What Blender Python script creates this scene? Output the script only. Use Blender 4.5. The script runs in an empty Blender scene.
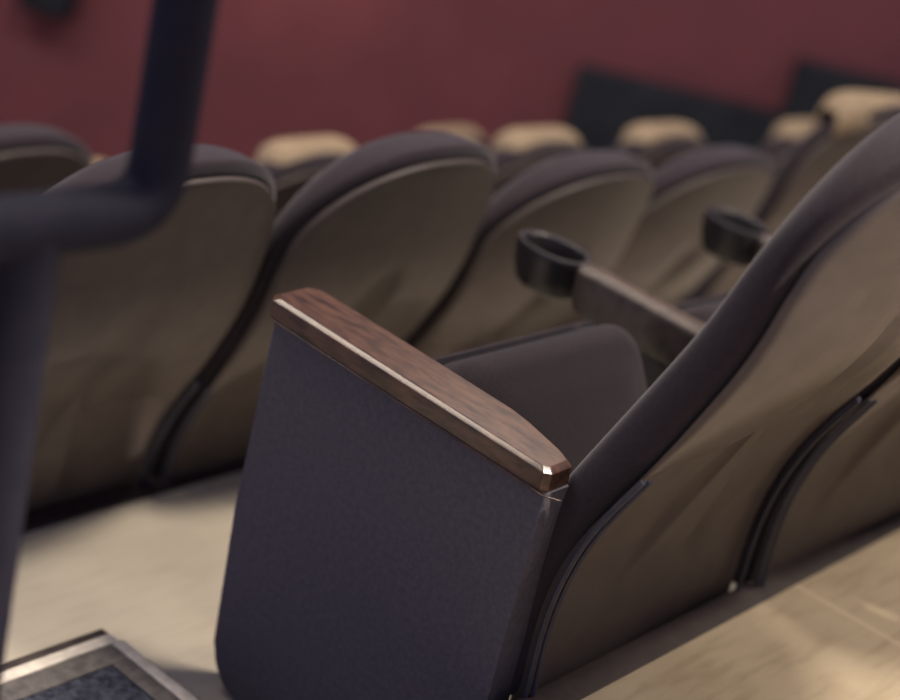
import bpy, bmesh, math, random
from mathutils import Vector, Matrix
random.seed(4)
SC = bpy.context.scene
COL = SC.collection

# ------------------------------------------------------------------ materials
def srgb(r, g, b):
    f = lambda c: (c/255/12.92) if c/255 <= .04045 else ((c/255+.055)/1.055)**2.4
    return (f(r), f(g), f(b), 1.0)

def mat(name, c1, c2=None, scale=20.0, rough=.6, spec=.5, bump=0.0, bscale=None, stretch=(1, 1, 1), sheen=0.0, coat=0.0, contrast=(.35, .65), rough2=None):
    m = bpy.data.materials.new(name); m.use_nodes = True
    nt = m.node_tree; n = nt.nodes; l = nt.links
    b = n['Principled BSDF']
    b.inputs['Roughness'].default_value = rough
    b.inputs['Specular IOR Level'].default_value = spec
    b.inputs['Sheen Weight'].default_value = sheen
    b.inputs['Coat Weight'].default_value = coat
    b.inputs['Coat Roughness'].default_value = .13
    tc = n.new('ShaderNodeTexCoord'); mp = n.new('ShaderNodeMapping'); mp.inputs['Scale'].default_value = stretch
    l.new(tc.outputs['Object'], mp.inputs['Vector'])
    nz = n.new('ShaderNodeTexNoise'); nz.inputs['Scale'].default_value = scale; nz.inputs['Detail'].default_value = 6
    l.new(mp.outputs[0], nz.inputs['Vector'])
    rp = n.new('ShaderNodeValToRGB')
    rp.color_ramp.elements[0].position = contrast[0]; rp.color_ramp.elements[0].color = c1
    rp.color_ramp.elements[1].position = contrast[1]; rp.color_ramp.elements[1].color = c2 or c1
    l.new(nz.outputs['Fac'], rp.inputs[0]); l.new(rp.outputs[0], b.inputs['Base Color'])
    if rough2 is not None:
        mr = n.new('ShaderNodeMapRange'); mr.inputs['From Min'].default_value = .35; mr.inputs['From Max'].default_value = .65
        mr.inputs['To Min'].default_value = rough; mr.inputs['To Max'].default_value = rough2
        l.new(nz.outputs['Fac'], mr.inputs['Value']); l.new(mr.outputs[0], b.inputs['Roughness'])
    if bump:
        nb = n.new('ShaderNodeTexNoise'); nb.inputs['Scale'].default_value = bscale or scale; nb.inputs['Detail'].default_value = 4
        l.new(mp.outputs[0], nb.inputs['Vector'])
        bp = n.new('ShaderNodeBump'); bp.inputs['Strength'].default_value = bump; bp.inputs['Distance'].default_value = .0009
        l.new(nb.outputs['Fac'], bp.inputs['Height']); l.new(bp.outputs[0], b.inputs['Normal'])
    return m

def tile_mat(name, c1, c2, grout, size, off, mort=.008, scuff=.18):
    """worn floor tiles: noise mottling, darker stains and pale joints"""
    m = mat(name, c1, c2, scale=5.0, rough=.55, spec=.35, bump=.25, bscale=90, contrast=(.3, .7))
    nt = m.node_tree; n = nt.nodes; l = nt.links
    b = n['Principled BSDF']
    base = b.inputs['Base Color'].links[0].from_socket
    tc = n.new('ShaderNodeTexCoord')
    # streaky scuffs
    mp = n.new('ShaderNodeMapping'); mp.inputs['Scale'].default_value = (9, 60, 9); mp.inputs['Rotation'].default_value = (0, 0, .3)
    l.new(tc.outputs['Object'], mp.inputs['Vector'])
    ns = n.new('ShaderNodeTexNoise'); ns.inputs['Scale'].default_value = 1.0; ns.inputs['Detail'].default_value = 5
    l.new(mp.outputs[0], ns.inputs['Vector'])
    rs = n.new('ShaderNodeValToRGB')
    rs.color_ramp.elements[0].position = .30; rs.color_ramp.elements[0].color = (.55, .5, .45, 1)
    rs.color_ramp.elements[1].position = .52; rs.color_ramp.elements[1].color = (1, 1, 1, 1)
    l.new(ns.outputs['Fac'], rs.inputs[0])
    mx = n.new('ShaderNodeMixRGB'); mx.blend_type = 'MULTIPLY'; mx.inputs[0].default_value = scuff
    l.new(base, mx.inputs[1]); l.new(rs.outputs[0], mx.inputs[2])
    # joints
    sp = n.new('ShaderNodeSeparateXYZ'); l.new(tc.outputs['Object'], sp.inputs[0])
    def joint(axis, o):
        a = n.new('ShaderNodeMath'); a.operation = 'SUBTRACT'; a.inputs[1].default_value = o - size*50
        l.new(sp.outputs[axis], a.inputs[0])
        md = n.new('ShaderNodeMath'); md.operation = 'MODULO'; md.inputs[1].default_value = size; l.new(a.outputs[0], md.inputs[0])
        lt = n.new('ShaderNodeMath'); lt.operation = 'LESS_THAN'; lt.inputs[1].default_value = mort; l.new(md.outputs[0], lt.inputs[0])
        return lt
    jx, jy = joint(0, off[0]), joint(1, off[1])
    mxm = n.new('ShaderNodeMath'); mxm.operation = 'MAXIMUM'; l.new(jx.outputs[0], mxm.inputs[0]); l.new(jy.outputs[0], mxm.inputs[1])
    fin = n.new('ShaderNodeMixRGB'); fin.inputs[2].default_value = grout
    hf = n.new('ShaderNodeMath'); hf.operation = 'MULTIPLY'; hf.inputs[1].default_value = .6; l.new(mxm.outputs[0], hf.inputs[0])
    l.new(hf.outputs[0], fin.inputs[0]); l.new(mx.outputs[0], fin.inputs[1]); l.new(fin.outputs[0], b.inputs['Base Color'])
    return m

M = {}
M['plum'] = mat('plum velvet', srgb(51, 43, 49), srgb(58, 49, 54), 160, .9, .2, .5, 400, sheen=.2)
M['seat'] = mat('dark seat velvet', srgb(38, 31, 35), srgb(45, 37, 41), 160, .9, .2, .5, 400, sheen=.15)
M['navy'] = mat('navy felt', srgb(92, 88, 96), srgb(102, 97, 104), 120, .95, .12, .4, 350)
M['shell'] = mat('brown grey vinyl', srgb(91, 82, 78), srgb(99, 89, 84), 26, .5, .4, .35, 420)
M['piping'] = mat('blue grey piping', srgb(58, 58, 72), srgb(66, 66, 80), 60, .5)
M['wood'] = mat('varnished wood', srgb(50, 34, 29), srgb(104, 74, 58), 90, .32, .4, 0, 60, stretch=(1, .3, 1), coat=.35, contrast=(.3, .7))
M['blackplastic'] = mat('black plastic', srgb(38, 36, 40), srgb(46, 43, 46), 50, .34, .6, .1, 300)
M['armtop'] = mat('worn grey brown plastic', srgb(70, 62, 57), srgb(92, 81, 72), 40, .33, .6, .1, 200)
M['steel'] = mat('dark painted steel', srgb(38, 38, 50), srgb(44, 42, 54), 30, .75, .12)
M['rubber'] = mat('brown rubber', srgb(48, 40, 42), srgb(60, 50, 50), 40, .7, .3, .4, 200)
M['cream'] = mat('cream vinyl', srgb(158, 138, 112), srgb(170, 149, 120), 18, .6, .3, .2, 150)
M['red'] = mat('red wall cloth', srgb(122, 74, 80), srgb(132, 78, 84), 3.5, .9, .15, .2, 60)
M['darkwall'] = mat('dark green black panel', srgb(36, 40, 46), srgb(46, 50, 56), 5, .8, .2)
M['carpet'] = mat('mottled carpet', srgb(36, 36, 48), srgb(74, 78, 90), 90, .95, .1, .9, 300, contrast=(.35, .75))
M['border'] = mat('grey worn border', srgb(78, 74, 74), srgb(102, 98, 96), 60, .6, .4, .3, 120, stretch=(1, 1, 1))
M['white'] = mat('white worn paint', srgb(190, 182, 172), srgb(216, 208, 196), 45, .8, .2, .2, 120)
M['black'] = mat('black rubber', srgb(52, 44, 44), srgb(66, 58, 56), 60, .7, .3)
M['tile_main'] = tile_mat('beige tiles on the seat row floor', srgb(196, 186, 168), srgb(212, 202, 182), srgb(222, 212, 194), .61, (.368, .56))
M['tile_up'] = tile_mat('beige tiles on the upper row floor', srgb(172, 156, 132), srgb(194, 180, 154), srgb(206, 190, 162), .61, (.655, -1.12), .012, .4)
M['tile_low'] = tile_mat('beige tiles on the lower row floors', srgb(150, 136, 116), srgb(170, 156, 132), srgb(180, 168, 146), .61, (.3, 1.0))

# ------------------------------------------------------------------ mesh helpers
def link_obj(name, bm, m, parent=None, smooth=40):
    bmesh.ops.recalc_face_normals(bm, faces=bm.faces)
    me = bpy.data.meshes.new(name); bm.to_mesh(me); bm.free()
    for f in me.polygons: f.use_smooth = True
    try: me.set_sharp_from_angle(angle=math.radians(smooth))
    except Exception: pass
    for x in (m if isinstance(m, (list, tuple)) else [m]): me.materials.append(x)
    o = bpy.data.objects.new(name, me); COL.objects.link(o)
    if parent is not None: o.parent = parent
    return o

def weighted(o):
    md = o.modifiers.new('weighted_normal', 'WEIGHTED_NORMAL'); md.keep_sharp = True; md.weight = 100
    return o

def rings(bm, rs, closed=True, cap0=True, cap1=True):
    vs = [[bm.verts.new(p) for p in r] for r in rs]
    n = len(vs[0])
    for a, b in zip(vs, vs[1:]):
        for i in range(n if closed else n-1):
            j = (i+1) % n
            bm.faces.new((a[i], a[j], b[j], b[i]))
    for flag, r in ((cap0, vs[0]), (cap1, vs[-1])):
        if flag == 'fan':
            c = bm.verts.new(sum((v.co for v in r), Vector())/n)
            for i in range(n): bm.faces.new((r[i], r[(i+1) % n], c))
        elif flag: bm.faces.new(r)
    return vs

def box(bm, x0, x1, y0, y1, z0, z1, bev=0.0, seg=2):
    vs = [bm.verts.new((x, y, z)) for z in (z0, z1) for x, y in ((x0, y0), (x1, y0), (x1, y1), (x0, y1))]
    fs = [bm.faces.new([vs[i] for i in q]) for q in ((3, 2, 1, 0), (4, 5, 6, 7), (0, 1, 5, 4), (1, 2, 6, 5), (2, 3, 7, 6), (3, 0, 4, 7))]
    if bev:
        es = list({e for f in fs for e in f.edges})
        bmesh.ops.bevel(bm, geom=es, offset=bev, segments=seg, affect='EDGES', profile=.5)

def prism_x(bm, pts, x0, x1, bev=0.0):
    """polygon of (y, z) points extruded along x"""
    a = [bm.verts.new((x0, y, z)) for y, z in pts]; b = [bm.verts.new((x1, y, z)) for y, z in pts]
    n = len(pts)
    f0 = bm.faces.new(a); f1 = bm.faces.new(b[::-1])
    for i in range(n): bm.faces.new((a[i], b[i], b[(i+1) % n], a[(i+1) % n]))
    if bev:
        bmesh.ops.bevel(bm, geom=list(f0.edges)+list(f1.edges), offset=bev, segments=3, affect='EDGES', profile=.5)

def tube(bm, pts, r, seg=20, caps=True):
    pts = [Vector(p) for p in pts]
    rs = []; up = None
    for i, p in enumerate(pts):
        t = (pts[min(i+1, len(pts)-1)]-pts[max(i-1, 0)]).normalized()
        if up is None:
            up = t.orthogonal().normalized()
        u = (up - t*up.dot(t)).normalized(); up = u
        v = t.cross(u)
        rs.append([p+u*(r*math.cos(2*math.pi*k/seg))+v*(r*math.sin(2*math.pi*k/seg)) for k in range(seg)])
    rings(bm, rs, True, caps, caps)

def fillet(pts, r, n=8):
    """round the corners of a 3-D polyline"""
    pts = [Vector(p) for p in pts]; out = [pts[0]]
    for a, b, c in zip(pts, pts[1:], pts[2:]):
        d0 = (a-b).normalized(); d1 = (c-b).normalized()
        p0 = b+d0*r; p1 = b+d1*r
        for k in range(n+1):
            t = k/n; out.append(p0*(1-t)**2+b*2*t*(1-t)+p1*t*t)
    out.append(pts[-1]); return out

def interp(tab, z):
    if z <= tab[0][0]: return tab[0][1]
    for (a, ya), (b, yb) in zip(tab, tab[1:]):
        if z <= b:
            return ya+(yb-ya)*(z-a)/(b-a)
    (a, ya), (b, yb) = tab[-2:]
    return yb+(yb-ya)*(z-b)/(b-a)

def smooth_tab(tab, lo, hi, n=60, w=4):
    zs = [lo+(hi-lo)*i/n for i in range(n+1)]
    ys = [interp(tab, z) for z in zs]
    for _ in range(3):
        ys = [sum(ys[max(0, min(n, i+k))] for k in range(-w//2, w//2+1))/(w//2*2+1) if 0 < i < n else ys[i] for i in range(n+1)]
    return list(zip(zs, ys))

# ------------------------------------------------------------------ custom properties
def thing(name, label, cat, loc=(0, 0, 0), rz=0.0, group=None):
    o = bpy.data.objects.new(name, None); COL.objects.link(o)
    o.location = loc; o.rotation_euler = (0, 0, rz); o.empty_display_size = .1
    o['label'] = label; o['category'] = cat
    if group: o['group'] = group
    return o

def tag(o, label, cat, group=None):
    o['label'] = label; o['category'] = cat
    if group: o['group'] = group
    return o

def struct(name, bm, m, smooth=40):
    o = link_obj(name, bm, m, None, smooth); o['kind'] = 'structure'; return o

# ------------------------------------------------------------------ the theatre seat
HW = .268
ZB, ZA, ZS = .22, 1.14, .90
FRONT = smooth_tab([(.28, -.40), (.45, -.415), (.54, -.445), (.605, -.476), (.732, -.537), (.833, -.585), (.947, -.623), (1.02, -.648), (1.15, -.685)], .25, 1.2)
REAR = smooth_tab([(.28, -.492), (.375, -.487), (.466, -.498), (.55, -.525), (.628, -.570), (.734, -.618), (.837, -.662), (.935, -.680), (1.005, -.700), (1.15, -.745)], .25, 1.2)

def back_outline(hw, zb, zs, za, n=96, ex=2.3, rb=.03):
    """closed outline of the domed back in (x, z)"""
    pts = []
    nb = n//2
    for i in range(nb+1):                       # dome from right shoulder over to left shoulder
        a = math.pi*i/nb
        c, s = math.cos(a), math.sin(a)
        pts.append((hw*math.copysign(abs(c)**(2/ex), c), zs+(za-zs)*abs(s)**(2/ex)))
    m = n//4
    for i in range(1, m):                       # left side down
        z = zs+(zb+rb-zs)*i/m; pts.append((-hw+.012*(i/m), z))
    for k in range(7):
        a = math.pi+math.pi/2*k/6; pts.append((-hw+.012+rb+rb*math.cos(a), zb+rb+rb*math.sin(a)))
    for k in range(7):
        a = 1.5*math.pi+math.pi/2*k/6; pts.append((hw-.012-rb+rb*math.cos(a), zb+rb+rb*math.sin(a)))
    for i in range(1, m):
        z = zb+rb+(zs-zb-rb)*i/m; pts.append((hw-.012*(1-i/m), z))
    return pts

def inset(pts, d, zb, za):
    zc = (zb+za)/2; h = (za-zb)/2; w = HW
    return [(x*(w-d)/w, zc+(z-zc)*(h-d)/h) for x, z in pts]

def bulge(x, z):
    """how far the padded back stands out behind its edges; it leans out most at the top"""
    k = max(0.0, 1-(x/HW)**2)
    g = max(0.0, min(1.0, (z-.32)/.50)); g = g*g*(3-2*g)
    t = max(0.0, min(1.0, (z-.74)/.36))
    return (.034*g+.016*t*t)*k**.7

def top_share(x, z):
    """1 close under the domed top edge, 0 lower down: there the padding lies flush with the shell"""
    zt = ZS+(ZA-ZS)*max(0.0, 1-abs(x/HW)**2.3)**(1/2.3)
    t = max(0.0, min(1.0, (z-(zt-.09))/.07)); return t*t*(3-2*t)

def make_back_cushion(parent):
    bm = bmesh.new(); out = back_outline(HW, ZB+.03, ZS, ZA)
    r = .034; rs = []
    ins = [.24, .2, .15, .1, .065, .045, .034, .026, .019, .012, .006, .002, 0]
    def e(d): return 0 if d >= r else r-math.sqrt(r*r-(r-d)**2)
    for d in ins:
        rs.append([(x, interp(FRONT, z)-e(d)+.02*max(0, 1-(x/HW)**2)*min(1, d/.08), z) for x, z in inset(out, d, ZB+.03, ZA)])
    for d in ins[::-1]:
        rs.append([(x, interp(REAR, z)+.006+e(d)*.6-bulge(x, z)*top_share(x, z), z) for x, z in inset(out, d, ZB+.03, ZA)])
    rings(bm, rs, True, 'fan', 'fan')
    return link_obj('backrest_cushion', bm, M['plum'], parent, 60)

def shell_y(x, z):
    k = max(0.0, 1-(x/HW)**2)
    g = max(0.0, min(1.0, (z-.32)/.50)); g = g*g*(3-2*g)
    return interp(REAR, z)-.003-bulge(x, z)+.085*(1-g)*k**.7

def make_back_shell(parent):
    bm = bmesh.new(); zb, za = ZB-.02, ZA-.026
    out = back_outline(HW-.010, zb, ZS-.02, za)
    rs = []
    for d in (.2, .1, .04, .012, .004, 0):
        rs.append([(x, interp(REAR, z)+.004-(.0 if d else .003), z) for x, z in inset(out, d, zb, za)])
    for d in (0, .002, .005, .009, .016, .03, .05, .08, .11, .15, .19, .23):
        k = min(1, d/.006); k = math.sqrt(max(0, 1-(1-k)**2))
        rs.append([(x, (interp(REAR, z)+.002-bulge(x, z)*top_share(x, z))*(1-k)+shell_y(x, z)*k, z) for x, z in inset(out, d, zb, za)])
    rings(bm, rs, True, 'fan', 'fan')
    return link_obj('back_shell', bm, M['shell'], parent, 60)

def make_piping(parent):
    for s in (-1, 1):
        bm = bmesh.new()
        for dx, dy in ((.0, .0), (-.010, -.004)):
            pts = []
            for i in range(24):
                z = .26+(.63-.26)*i/23
                t = (z-.26)/.37
                pts.append((s*(HW-.014+.012*t*.8+dx+.004), interp(REAR, z)-.007+dy, z))
            tube(bm, pts, .0035, 8)
        link_obj('piping', bm, M['piping'], parent, 60)

def rounded_rect(w, h, r, n=8):
    pts = []
    for cx, cy, a0 in ((w-r, h-r, 0), (-w+r, h-r, 90), (-w+r, -h+r, 180), (w-r, -h+r, 270)):
        for k in range(n+1):
            a = math.radians(a0+90*k/n); pts.append((cx+r*math.cos(a), cy+r*math.sin(a)))
    return pts

SEAT_PIV = Vector((0, -.312, .36)); SEAT_TOP = Vector((0, -.175, .592))
def seat_frame(u, v, w):
    """u across, v up along the folded seat (0..1), w out of the cushion face"""
    d = SEAT_TOP-SEAT_PIV; L = d.length; d.normalize()
    nrm = Vector((0, -d.z, d.y))
    return SEAT_PIV+Vector((u, 0, 0))+d*(v*L)+nrm*w

def make_seat(parent):
    L = (SEAT_TOP-SEAT_PIV).length
    bm = bmesh.new(); rs = []
    base = rounded_rect(.208, L/2-.012, .05)
    T, r = .070, .036
    prof = [(.035, 0.0), (.0, .004)]
    for k in range(7):
        a = math.pi/2*k/6; prof.append((r*(1-math.cos(a)), T-r+r*math.sin(a)))
    prof += [(.055, T+.005), (.075, T+.008), (.095, T+.009)]
    for d, w in prof:
        rs.append([seat_frame(.006+x*(.208-d)/.208, .5+z*(L/2-.012-d)/(L/2-.012)/L, w) for x, z in base])
    rings(bm, rs, True, True, 'fan')
    link_obj('seat_cushion', bm, M['seat'], parent, 60)
    bm = bmesh.new(); rs = []
    base = rounded_rect(.220, L/2-.002, .045)
    for d, w in ((.09, -.028), (.03, -.024), (.006, -.014), (0, -.006), (.003, .001), (.02, .0025)):
        rs.append([seat_frame(x*(.220-d)/.220, .5+z*(L/2-.002-d)/(L/2-.002)/L, w-.002) for x, z in base])
    rings(bm, rs, True, True, True)
    link_obj('seat_pan', bm, M['blackplastic'], parent, 50)

def cap_top(y): return .62+.042*(y-.02)

def make_end_panel(parent, x0=-.30):
    bm = bmesh.new()
    pts = [(.008, cap_top(.008)-.029), (-.476, cap_top(-.476)-.029), (-.472, .45), (-.470, .06)]
    for k in range(7):
        a = -math.pi*k/2/6; pts.append((-.440-.03*math.cos(a), .036+.03*math.sin(a)))
    for k in range(9):
        a = -math.pi/2+math.pi/2*k/8; pts.append((-.070+.070*math.cos(a)+.003, .076+.070*math.sin(a)))
    pts.append((.012, .30))
    prism_x(bm, pts, x0, x0+.05, .006)
    weighted(link_obj('side_panel', bm, M['navy'], parent, 40))
    bm = bmesh.new(); box(bm, x0+.006, x0+.044, -.46, -.06, 0, .03, .004)
    link_obj('foot_rail', bm, M['blackplastic'], parent)
    # wooden cap with clipped front corners and a tapered rear end
    bm = bmesh.new()
    plan = [(-.006, .010), (.008, .022), (.072, .024), (.088, .012), (.089, -.18), (.087, -.345), (.080, -.38), (.058, -.452), (.046, -.472), (.004, -.474), (-.004, -.466), (-.005, -.24)]
    xm = .041
    def inner(x, y): return (xm+(x-xm)*(1-.0075/.047), y-.007 if y > 0 else (y+.009 if y < -.44 else y))
    top = [inner(x, y) for x, y in plan]
    t0 = [bm.verts.new((x0+x, y, cap_top(y))) for x, y in top]
    m0 = [bm.verts.new((x0+x, y, cap_top(y)-.0050)) for x, y in plan]
    b0 = [bm.verts.new((x0+x, y, cap_top(y)-.029)) for x, y in plan]
    bm.faces.new(t0); bm.faces.new(b0[::-1])
    n = len(plan)
    for i in range(n):
        j = (i+1) % n
        bm.faces.new((t0[i], m0[i], m0[j], t0[j])); bm.faces.new((m0[i], b0[i], b0[j], m0[j]))
    bmesh.ops.recalc_face_normals(bm, faces=bm.faces)
    es = [e for e in bm.edges if len(e.link_faces) == 2 and e.calc_face_angle() > .3]
    bmesh.ops.bevel(bm, geom=es, offset=.0012, segments=2, affect='EDGES', profile=.5)
    cap = weighted(link_obj('armrest', bm, M['wood'], parent, 50))
    cap['label'] = 'worn varnished wooden armrest cap'
    bm = bmesh.new()
    tube(bm, [(x0-.007, .008, cap_top(.008)-.030), (x0-.007, -.474, cap_top(-.474)-.030), (x0+.008, -.492, cap_top(-.49)-.031)], .0010, 8)
    link_obj('trim_bead', bm, M['wood'], cap, 60)

def make_cup_arm(parent, xc):
    # long bar with a softly rounded top
    bm = bmesh.new(); rs = []
    for y, hw, h in ((-.062, .020, .030), (-.066, .025, .056), (-.075, .027, .070), (-.10, .0265, .080), (-.14, .026, .080), (-.25, .025, .076), (-.35, .025, .072), (-.385, .024, .066), (-.396, .019, .05)):
        zt = cap_top(y); r = min(.010, hw*.6)
        sec = []
        for cx, cz, a0 in ((hw-r, -r, 0), (-hw+r, -r, 90), (-hw+r, -h+r, 180), (hw-r, -h+r, 270)):
            for k in range(5):
                a = math.radians(a0+90*k/4); sec.append((xc+cx+r*math.cos(a), y, zt+cz+r*math.sin(a)))
        rs.append(sec)
    rings(bm, rs, True, True, True)
    for f in bm.faces:
        f.material_index = 0
    arm = link_obj('cup_armrest', bm, [M['armtop']], parent, 50)
    arm['label'] = 'worn plastic armrest with a round cup holder at its front end'
    bm = bmesh.new(); zt = cap_top(0)+.001; seg = 40; rs = []
    for rr, z in ((.02, zt-.074), (.034, zt-.072), (.041, zt-.064), (.0455, zt-.04), (.0480, zt-.012), (.0485, zt-.004), (.0470, zt), (.0430, zt+.0008), (.0400, zt-.001), (.0390, zt-.006), (.037, zt-.035), (.035, zt-.062), (.02, zt-.064)):
        rs.append([(xc+rr*math.cos(2*math.pi*k/seg), .003+rr*1.42*math.sin(2*math.pi*k/seg), z+.055*rr*math.sin(2*math.pi*k/seg)) for k in range(seg)])
    rings(bm, rs, True, True, True)
    link_obj('cup_holder', bm, M['blackplastic'], arm, 50)
    # standard under the arm
    bm = bmesh.new()
    pts = [(-.085, cap_top(-.085)-.070), (-.355, cap_top(-.355)-.06), (-.36, .012), (-.20, .012), (-.19, .30), (-.14, .46)]
    prism_x(bm, pts, xc-.0195, xc+.0195, .005)
    weighted(link_obj('arm_support', bm, M['blackplastic'], parent))
    bm = bmesh.new(); box(bm, xc-.03, xc+.03, -.38, -.16, 0, .012, .003)
    link_obj('foot_plate', bm, M['blackplastic'], parent)

GRP_MAIN = 'seats in the near row'
# nearest seat, on the aisle
main = thing('theater_seat', 'nearest seat, dark fabric end panel and worn wooden armrest in sharp focus', 'theater seat', (.30, 0, 0), 0, GRP_MAIN)
make_back_cushion(main); make_back_shell(main); make_piping(main); make_seat(main); make_end_panel(main, -.30); make_cup_arm(main, .307)

# plain seat used for every other place: right arm only
proto = thing('theater_seat', 'second seat of the near row, hidden behind the nearest backrest, with the smaller cup holder', 'theater seat', (.862, -.02, 0), -.03, GRP_MAIN)
for o in [c for c in main.children if c.name.split('.')[0] in ('backrest_cushion', 'back_shell', 'piping', 'seat_cushion', 'seat_pan')]:
    c = o.copy(); COL.objects.link(c); c.parent = proto
make_cup_arm(proto, .265)

def copy_seat(src, loc, rz, label, group, keep=None):
    r = src.copy(); COL.objects.link(r); r.location = loc; r.rotation_euler = (0, 0, rz)
    r['label'] = label; r['group'] = group
    for ch in src.children:
        if keep and ch.name.split('.')[0] not in keep: continue
        c = ch.copy(); COL.objects.link(c); c.parent = r
        for g in ch.children:
            d = g.copy(); COL.objects.link(d); d.parent = c
    return r

copy_seat(proto, (1.415, -.05, 0), -.05, 'third seat of the near row, a dark sliver of its shell at the right edge', GRP_MAIN)
# the row behind, just outside the picture: it shades the lower half of the near row's backs
GB = 'seats of the row behind, outside the picture'
for k in range(4):
    copy_seat(proto, (.085+.545*k, -.95, .43), 0, 'dark seat of the row behind the nearest seat, out of view', GB, ('backrest_cushion', 'back_shell', 'piping', 'arm_support', 'foot_plate', 'seat_cushion', 'seat_pan'))
# ------------------------------------------------------------------ rows in front
Z1 = -.375
KEEP1 = ('backrest_cushion', 'back_shell', 'piping', 'arm_support', 'foot_plate', 'seat_cushion', 'seat_pan')
G1 = 'seats in the row in front'
for x, y, rz, sz, lab in (
    (.047, 1.01, 0, .965, 'leftmost seat back in the row in front, on the aisle behind the dark handrail'),
    (.562, .985, -.01, .962, 'large domed seat back just above the wooden armrest, second in its row'),
    (1.09, .985, -.03, .90, 'seat back behind the larger round cup holder, third in its row'),
    (1.64, 1.015, -.05, .865, 'small dark seat back right of the cup holder, below a cream cover'),
):
    t = copy_seat(proto, (x, y, Z1), rz, lab, G1, KEEP1); t.scale = (.955 if x < .1 else .93, 1, sz)

def headrest_cover(parent, w=.150):
    """padded cover folded over the top of a back: an upside-down U"""
    bm = bmesh.new(); rs = []
    z0 = ZA-.035
    sec = [(.050, -.060), (.056, -.02), (.050, .030), (.030, .046), (0, .050), (-.030, .046), (-.052, .030), (-.062, -.02), (-.058, -.060)]
    yc = (interp(FRONT, 1.09)+interp(REAR, 1.09))/2
    N = 18
    for i in range(N+1):
        t = -1+2*i/N
        x = w*t; k = (1-abs(t)**6)
        drop = .045*abs(t)**10
        inner = []
        outer = [(x, yc+yy*(.72+.28*k), z0+zz*(.75+.25*k)-drop) for yy, zz in sec]
        inner = [(x, yc+yy*.84*(.72+.28*k), z0+(zz-.008)*(.75+.25*k)-drop-.002) for yy, zz in sec[::-1]]
        rs.append(outer+inner)
    rings(bm, rs, True, True, True)
    return link_obj('headrest_cover', bm, M['cream'], parent, 50)

KEEP2 = ('backrest_cushion', 'back_shell', 'arm_support', 'foot_plate', 'seat_cushion', 'seat_pan')
Z2 = -.735
G2 = 'seats with cream headrest covers'
Z3 = -1.07
copy_seat(proto, (.40, 1.86, Z2), 0, 'bare dark seat back at the far left edge, beyond the handrail', 'bare seats of the second row', KEEP2).scale = (.93, 1, 1.03)
row2 = [
    (1.215, 1.81, Z2, -.02, 'seat with a cream headrest cover seen between the two large domes'),
    (1.98, 1.70, Z2, -.08, 'seat with a cream headrest cover, just left of the dark wall panels'),
    (2.505, 1.65, Z2, -.10, 'seat with a cream headrest cover under the sloping lower dark wall panel'),
    (3.20, 1.56, Z2, -.12, 'seat with a cream headrest cover under the step between the dark wall panels'),
    (2.55, 2.46, Z3+.035, -.04, 'seat with a pinkish cream headrest cover peeping over the second dome'),
    (1.22, 2.65, Z3-.03, -.0, 'seat with a small corner of cream headrest cover left of the first dome'),
]
first = None
for x, y, z, rz, lab in row2:
    s = copy_seat(proto, (x, y, z), rz, lab, G2, KEEP2); s.scale = (.93, 1, .955 if x < 1.3 else .97)
    if first is None: first = headrest_cover(s)
    else:
        c = first.copy(); COL.objects.link(c); c.parent = s

# the cream cover cut by the right edge of the picture
end = copy_seat(proto, (2.62, .96, Z1), -.35, 'seat with a long cream headrest cover cut off by the right edge', G2, KEEP2)
end.scale = (.93, 1, .925)
c = headrest_cover(end, .225); c.scale = (1, 1, .8); c.location = (0, 0, .225)

# ------------------------------------------------------------------ floors and steps
def slab(name, x0, x1, y0, y1, z0, z1, m):
    bm = bmesh.new(); box(bm, x0, x1, y0, y1, z0, z1); return struct(name, bm, m)
XL, XR = -2.6, 6.5
slab('floor', XL, XR, -.50, .53, -.50, 0, M['tile_main'])
slab('floor_upper', XL, XR, -3.4, -.497, -.50, .275, M['tile_up'])
slab('floor_back', -.1, XR, -3.4, -1.03, .27, .43, M['tile_up'])
slab('floor_front', XL, XR, .53, 1.45, -1.2, Z1, M['tile_low'])
slab('floor_lower', XL, XR, 1.45, 2.3, -1.6, Z2, M['tile_low'])
slab('floor_stage', XL, XR, 2.3, 9.0, -1.9, Z3, M['tile_low'])
bm = bmesh.new(); prism_x(bm, [(-.492, .24), (-.492, .272), (-.497, .2785), (-.536, .2785), (-.540, .2752), (-.497, .2752), (-.497, .24)], -.02, XR)
struct('trim_1', bm, M['rubber'])
bm = bmesh.new(); prism_x(bm, [(.535, -.04), (.535, -.002), (.530, .004), (.474, .004), (.470, .0002), (.530, .0002), (.530, -.04)], -.02, XR)
struct('trim_2', bm, M['rubber'])

# carpeted aisle step
step = thing('aisle_step', 'low aisle step with mottled carpet, grey border and worn white edge', 'step', (-.105, .122, 0))
SX, SY, SH = -1.65, -.60, .065
bm = bmesh.new(); box(bm, SX, -.02, SY, -.020, 0, SH-.006); link_obj('body', bm, M['black'], step)
def flat(name, x0, x1, y0, y1, z1, m, bev=.0015):
    bm = bmesh.new(); box(bm, x0, x1, y0, y1, SH-.0065, z1, bev); return link_obj(name, bm, m, step)
flat('front_nosing', SX, -.003, -.017, 0, SH-.001, M['black'])
flat('white_strip', SX, -.003, -.038, -.0175, SH+.001, M['white'])
flat('white_strip', -.016, .004, SY, -.0385, SH+.001, M['white'])
flat('grey_border', SX, -.0165, -.078, -.0385, SH-.0002, M['border'])
flat('grey_border', -.046, -.0165, SY, -.0785, SH-.0002, M['border'])
flat('carpet', SX, -.0465, SY, -.0785, SH-.003, M['carpet'], .0)
for y0, y1, dx in ((-.035, -.062, .008), (-.085, -.135, .012), (-.19, -.232, .014)):
    bm = bmesh.new(); box(bm, dx-.003, dx+.004, y1, y0, 0, SH*.85, .001)
    link_obj('sealant', bm, M['black'], step)

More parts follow.
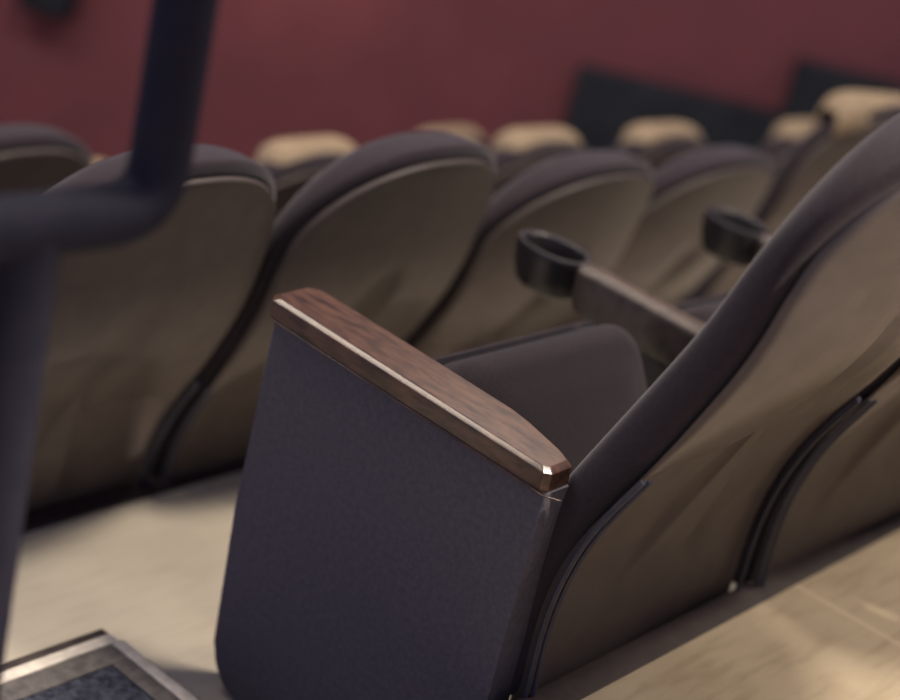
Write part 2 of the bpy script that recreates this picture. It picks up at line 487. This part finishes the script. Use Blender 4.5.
# ------------------------------------------------------------------ handrail
CAMP = Vector((-1.5078, -1.4001, 1.4397))
YAW, PITCH, ROLL, FPX = .9357, .3876, .2344, 1663.2
Fv = Vector((math.sin(YAW)*math.cos(PITCH), math.cos(YAW)*math.cos(PITCH), -math.sin(PITCH)))
R0 = Vector((math.cos(YAW), -math.sin(YAW), 0)); U0 = R0.cross(Fv)
Rv = R0*math.cos(ROLL)+U0*math.sin(ROLL); Uv = U0*math.cos(ROLL)-R0*math.sin(ROLL)

hr = thing('handrail', 'blurred dark steel tube handrail in the near left corner', 'handrail', (-.70, -.36, SH))
def put(bm_pts): return [(p[0]+.70, p[1]+.36, p[2]-SH) for p in bm_pts]
P = Vector((-.690, -.345, .932))
bm = bmesh.new(); tube(bm, put([(P.x, P.y, SH), (P.x, P.y, .93)]), .029); link_obj('post', bm, M['steel'], hr, 60)
bm = bmesh.new(); tube(bm, put(fillet([(P.x-.55, P.y, .936), (P.x+.132, P.y, .936), (P.x+.132, P.y, 1.62)], .05)), .028); link_obj('rail', bm, M['steel'], hr, 60)
bm = bmesh.new(); tube(bm, put([(P.x-.55, P.y, SH), (P.x-.55, P.y, .936)]), .029); link_obj('post', bm, M['steel'], hr, 60)
for dx in (0, -.55):
    bm = bmesh.new(); tube(bm, put([(P.x+dx, P.y, SH), (P.x+dx, P.y, SH+.012)]), .05, 28); link_obj('base_flange', bm, M['steel'], hr)

# ------------------------------------------------------------------ walls
DW = 7.0
hF = Vector((math.sin(YAW), math.cos(YAW), 0))
WC = CAMP+hF*6.97; WC.z = 0
wall_rot = -YAW
def wall_box(name, x0, x1, d, z0, z1, t, m):
    """box standing in the wall's own frame: x along the wall, d in front of it"""
    bm = bmesh.new(); box(bm, x0, x1, -d-t, -d, z0, z1, .004)
    o = struct(name, bm, m); o.location = WC; o.rotation_euler = (0, 0, wall_rot); return o
wall_box('wall_front', -6, 5, 0, -2, 3.2, -.12, M['red'])
wall_box('trim_3', .25, 1.12, 0, -1.3, .0, .14, M['darkwall'])
wall_box('trim_4', 1.12, 3.2, 0, -1.3, .235, .14, M['darkwall'])

# small dark box on the wall at the upper left
sp = thing('dark_wall_box', 'small dark blurred box on the red wall near the top left corner', 'speaker', (WC+R0*(-1.99)-hF*.002)+Vector((0, 0, -.30)), wall_rot)
bm = bmesh.new(); box(bm, -.11, .11, -.15, 0, 0, .36, .012); link_obj('cabinet', bm, M['steel'], sp)
bm = bmesh.new(); box(bm, -.095, .095, -.158, -.148, .02, .34, .004); link_obj('box_front', bm, M['darkwall'], sp)

# ------------------------------------------------------------------ light
W = bpy.data.worlds.new('World'); SC.world = W; W.use_nodes = True
W.node_tree.nodes['Background'].inputs[0].default_value = (.66, .66, 1.0, 1)
W.node_tree.nodes['Background'].inputs[1].default_value = .36

def area(name, loc, target, size, energy, color, sizey=None):
    L = bpy.data.lights.new(name, 'AREA'); L.energy = energy; L.color = color; L.size = size
    if sizey: L.shape = 'RECTANGLE'; L.size_y = sizey
    o = bpy.data.objects.new(name, L); COL.objects.link(o); o.location = loc
    o.rotation_euler = (Vector(target)-Vector(loc)).to_track_quat('-Z', 'Y').to_euler(); return o
area('ceiling_light_overhead', (.9, -.75, 4.5), (.2, .0, 0), .5, 158, (1.0, .88, .74))
o = area('ceiling_light_front', (-.5, 2.9, 4.3), (-.5, 2.9, 0), .5, 95, (1.0, .88, .72), 3.2)
o.rotation_euler = (0, 0, 0)
area('ceiling_light_side', (4.2, 2.2, 3.8), (2.4, 1.4, 0), .9, 18, (1.0, .86, .70))
def spot(name, loc, target, e, color, deg, blend, r):
    L = bpy.data.lights.new(name, 'SPOT'); L.energy = e; L.color = color; L.shadow_soft_size = r
    L.spot_size = math.radians(deg); L.spot_blend = blend
    o = bpy.data.objects.new(name, L); COL.objects.link(o); o.location = loc
    o.rotation_euler = (Vector(target)-o.location).to_track_quat('-Z', 'Y').to_euler(); return o
spot('house_spot', (1.8, -5.4, 4.6), (.75, -.1, .6), 2000, (1.0, .87, .74), 46, .6, .07)
spot('side_spot', (5.0, -2.75, 6.2), (1.0, -.86, .28), 1750, (1.0, .85, .69), 14, .6, .2)
# unseen beam added behind the camera; cuts house light off above the front rows
bm = bmesh.new(); box(bm, -3, 7, -3.3, -3.0, 3.04, 3.8, .01); struct('light_cut_beam', bm, M['darkwall'])

def point(name, loc, e, color, r=.08):
    L = bpy.data.lights.new(name, 'POINT'); L.energy = e; L.color = color; L.shadow_soft_size = r
    o = bpy.data.objects.new(name, L); COL.objects.link(o); o.location = loc; return o
p = WC + R0*(-1.02) - hF*.3
point('wall_sconce_light', (p.x, p.y, .36), 3.2, (1.0, .6, .5))

# ------------------------------------------------------------------ camera
cd = bpy.data.cameras.new('camera'); cam = bpy.data.objects.new('camera', cd); COL.objects.link(cam)
mw = Matrix((Rv, Uv, -Fv)).transposed().to_4x4(); mw.translation = CAMP
cam.matrix_world = mw
cd.sensor_width = 36; cd.lens = FPX/900*36; cd.clip_start = .05
cd.dof.use_dof = True; cd.dof.focus_distance = 2.03; cd.dof.aperture_fstop = 66.5/1000/.040
SC.camera = cam
SC.view_settings.view_transform = 'Standard'; SC.view_settings.look = 'None'
SC.view_settings.gamma = 1; SC.view_settings.exposure = 0; SC.view_settings.use_curve_mapping = False
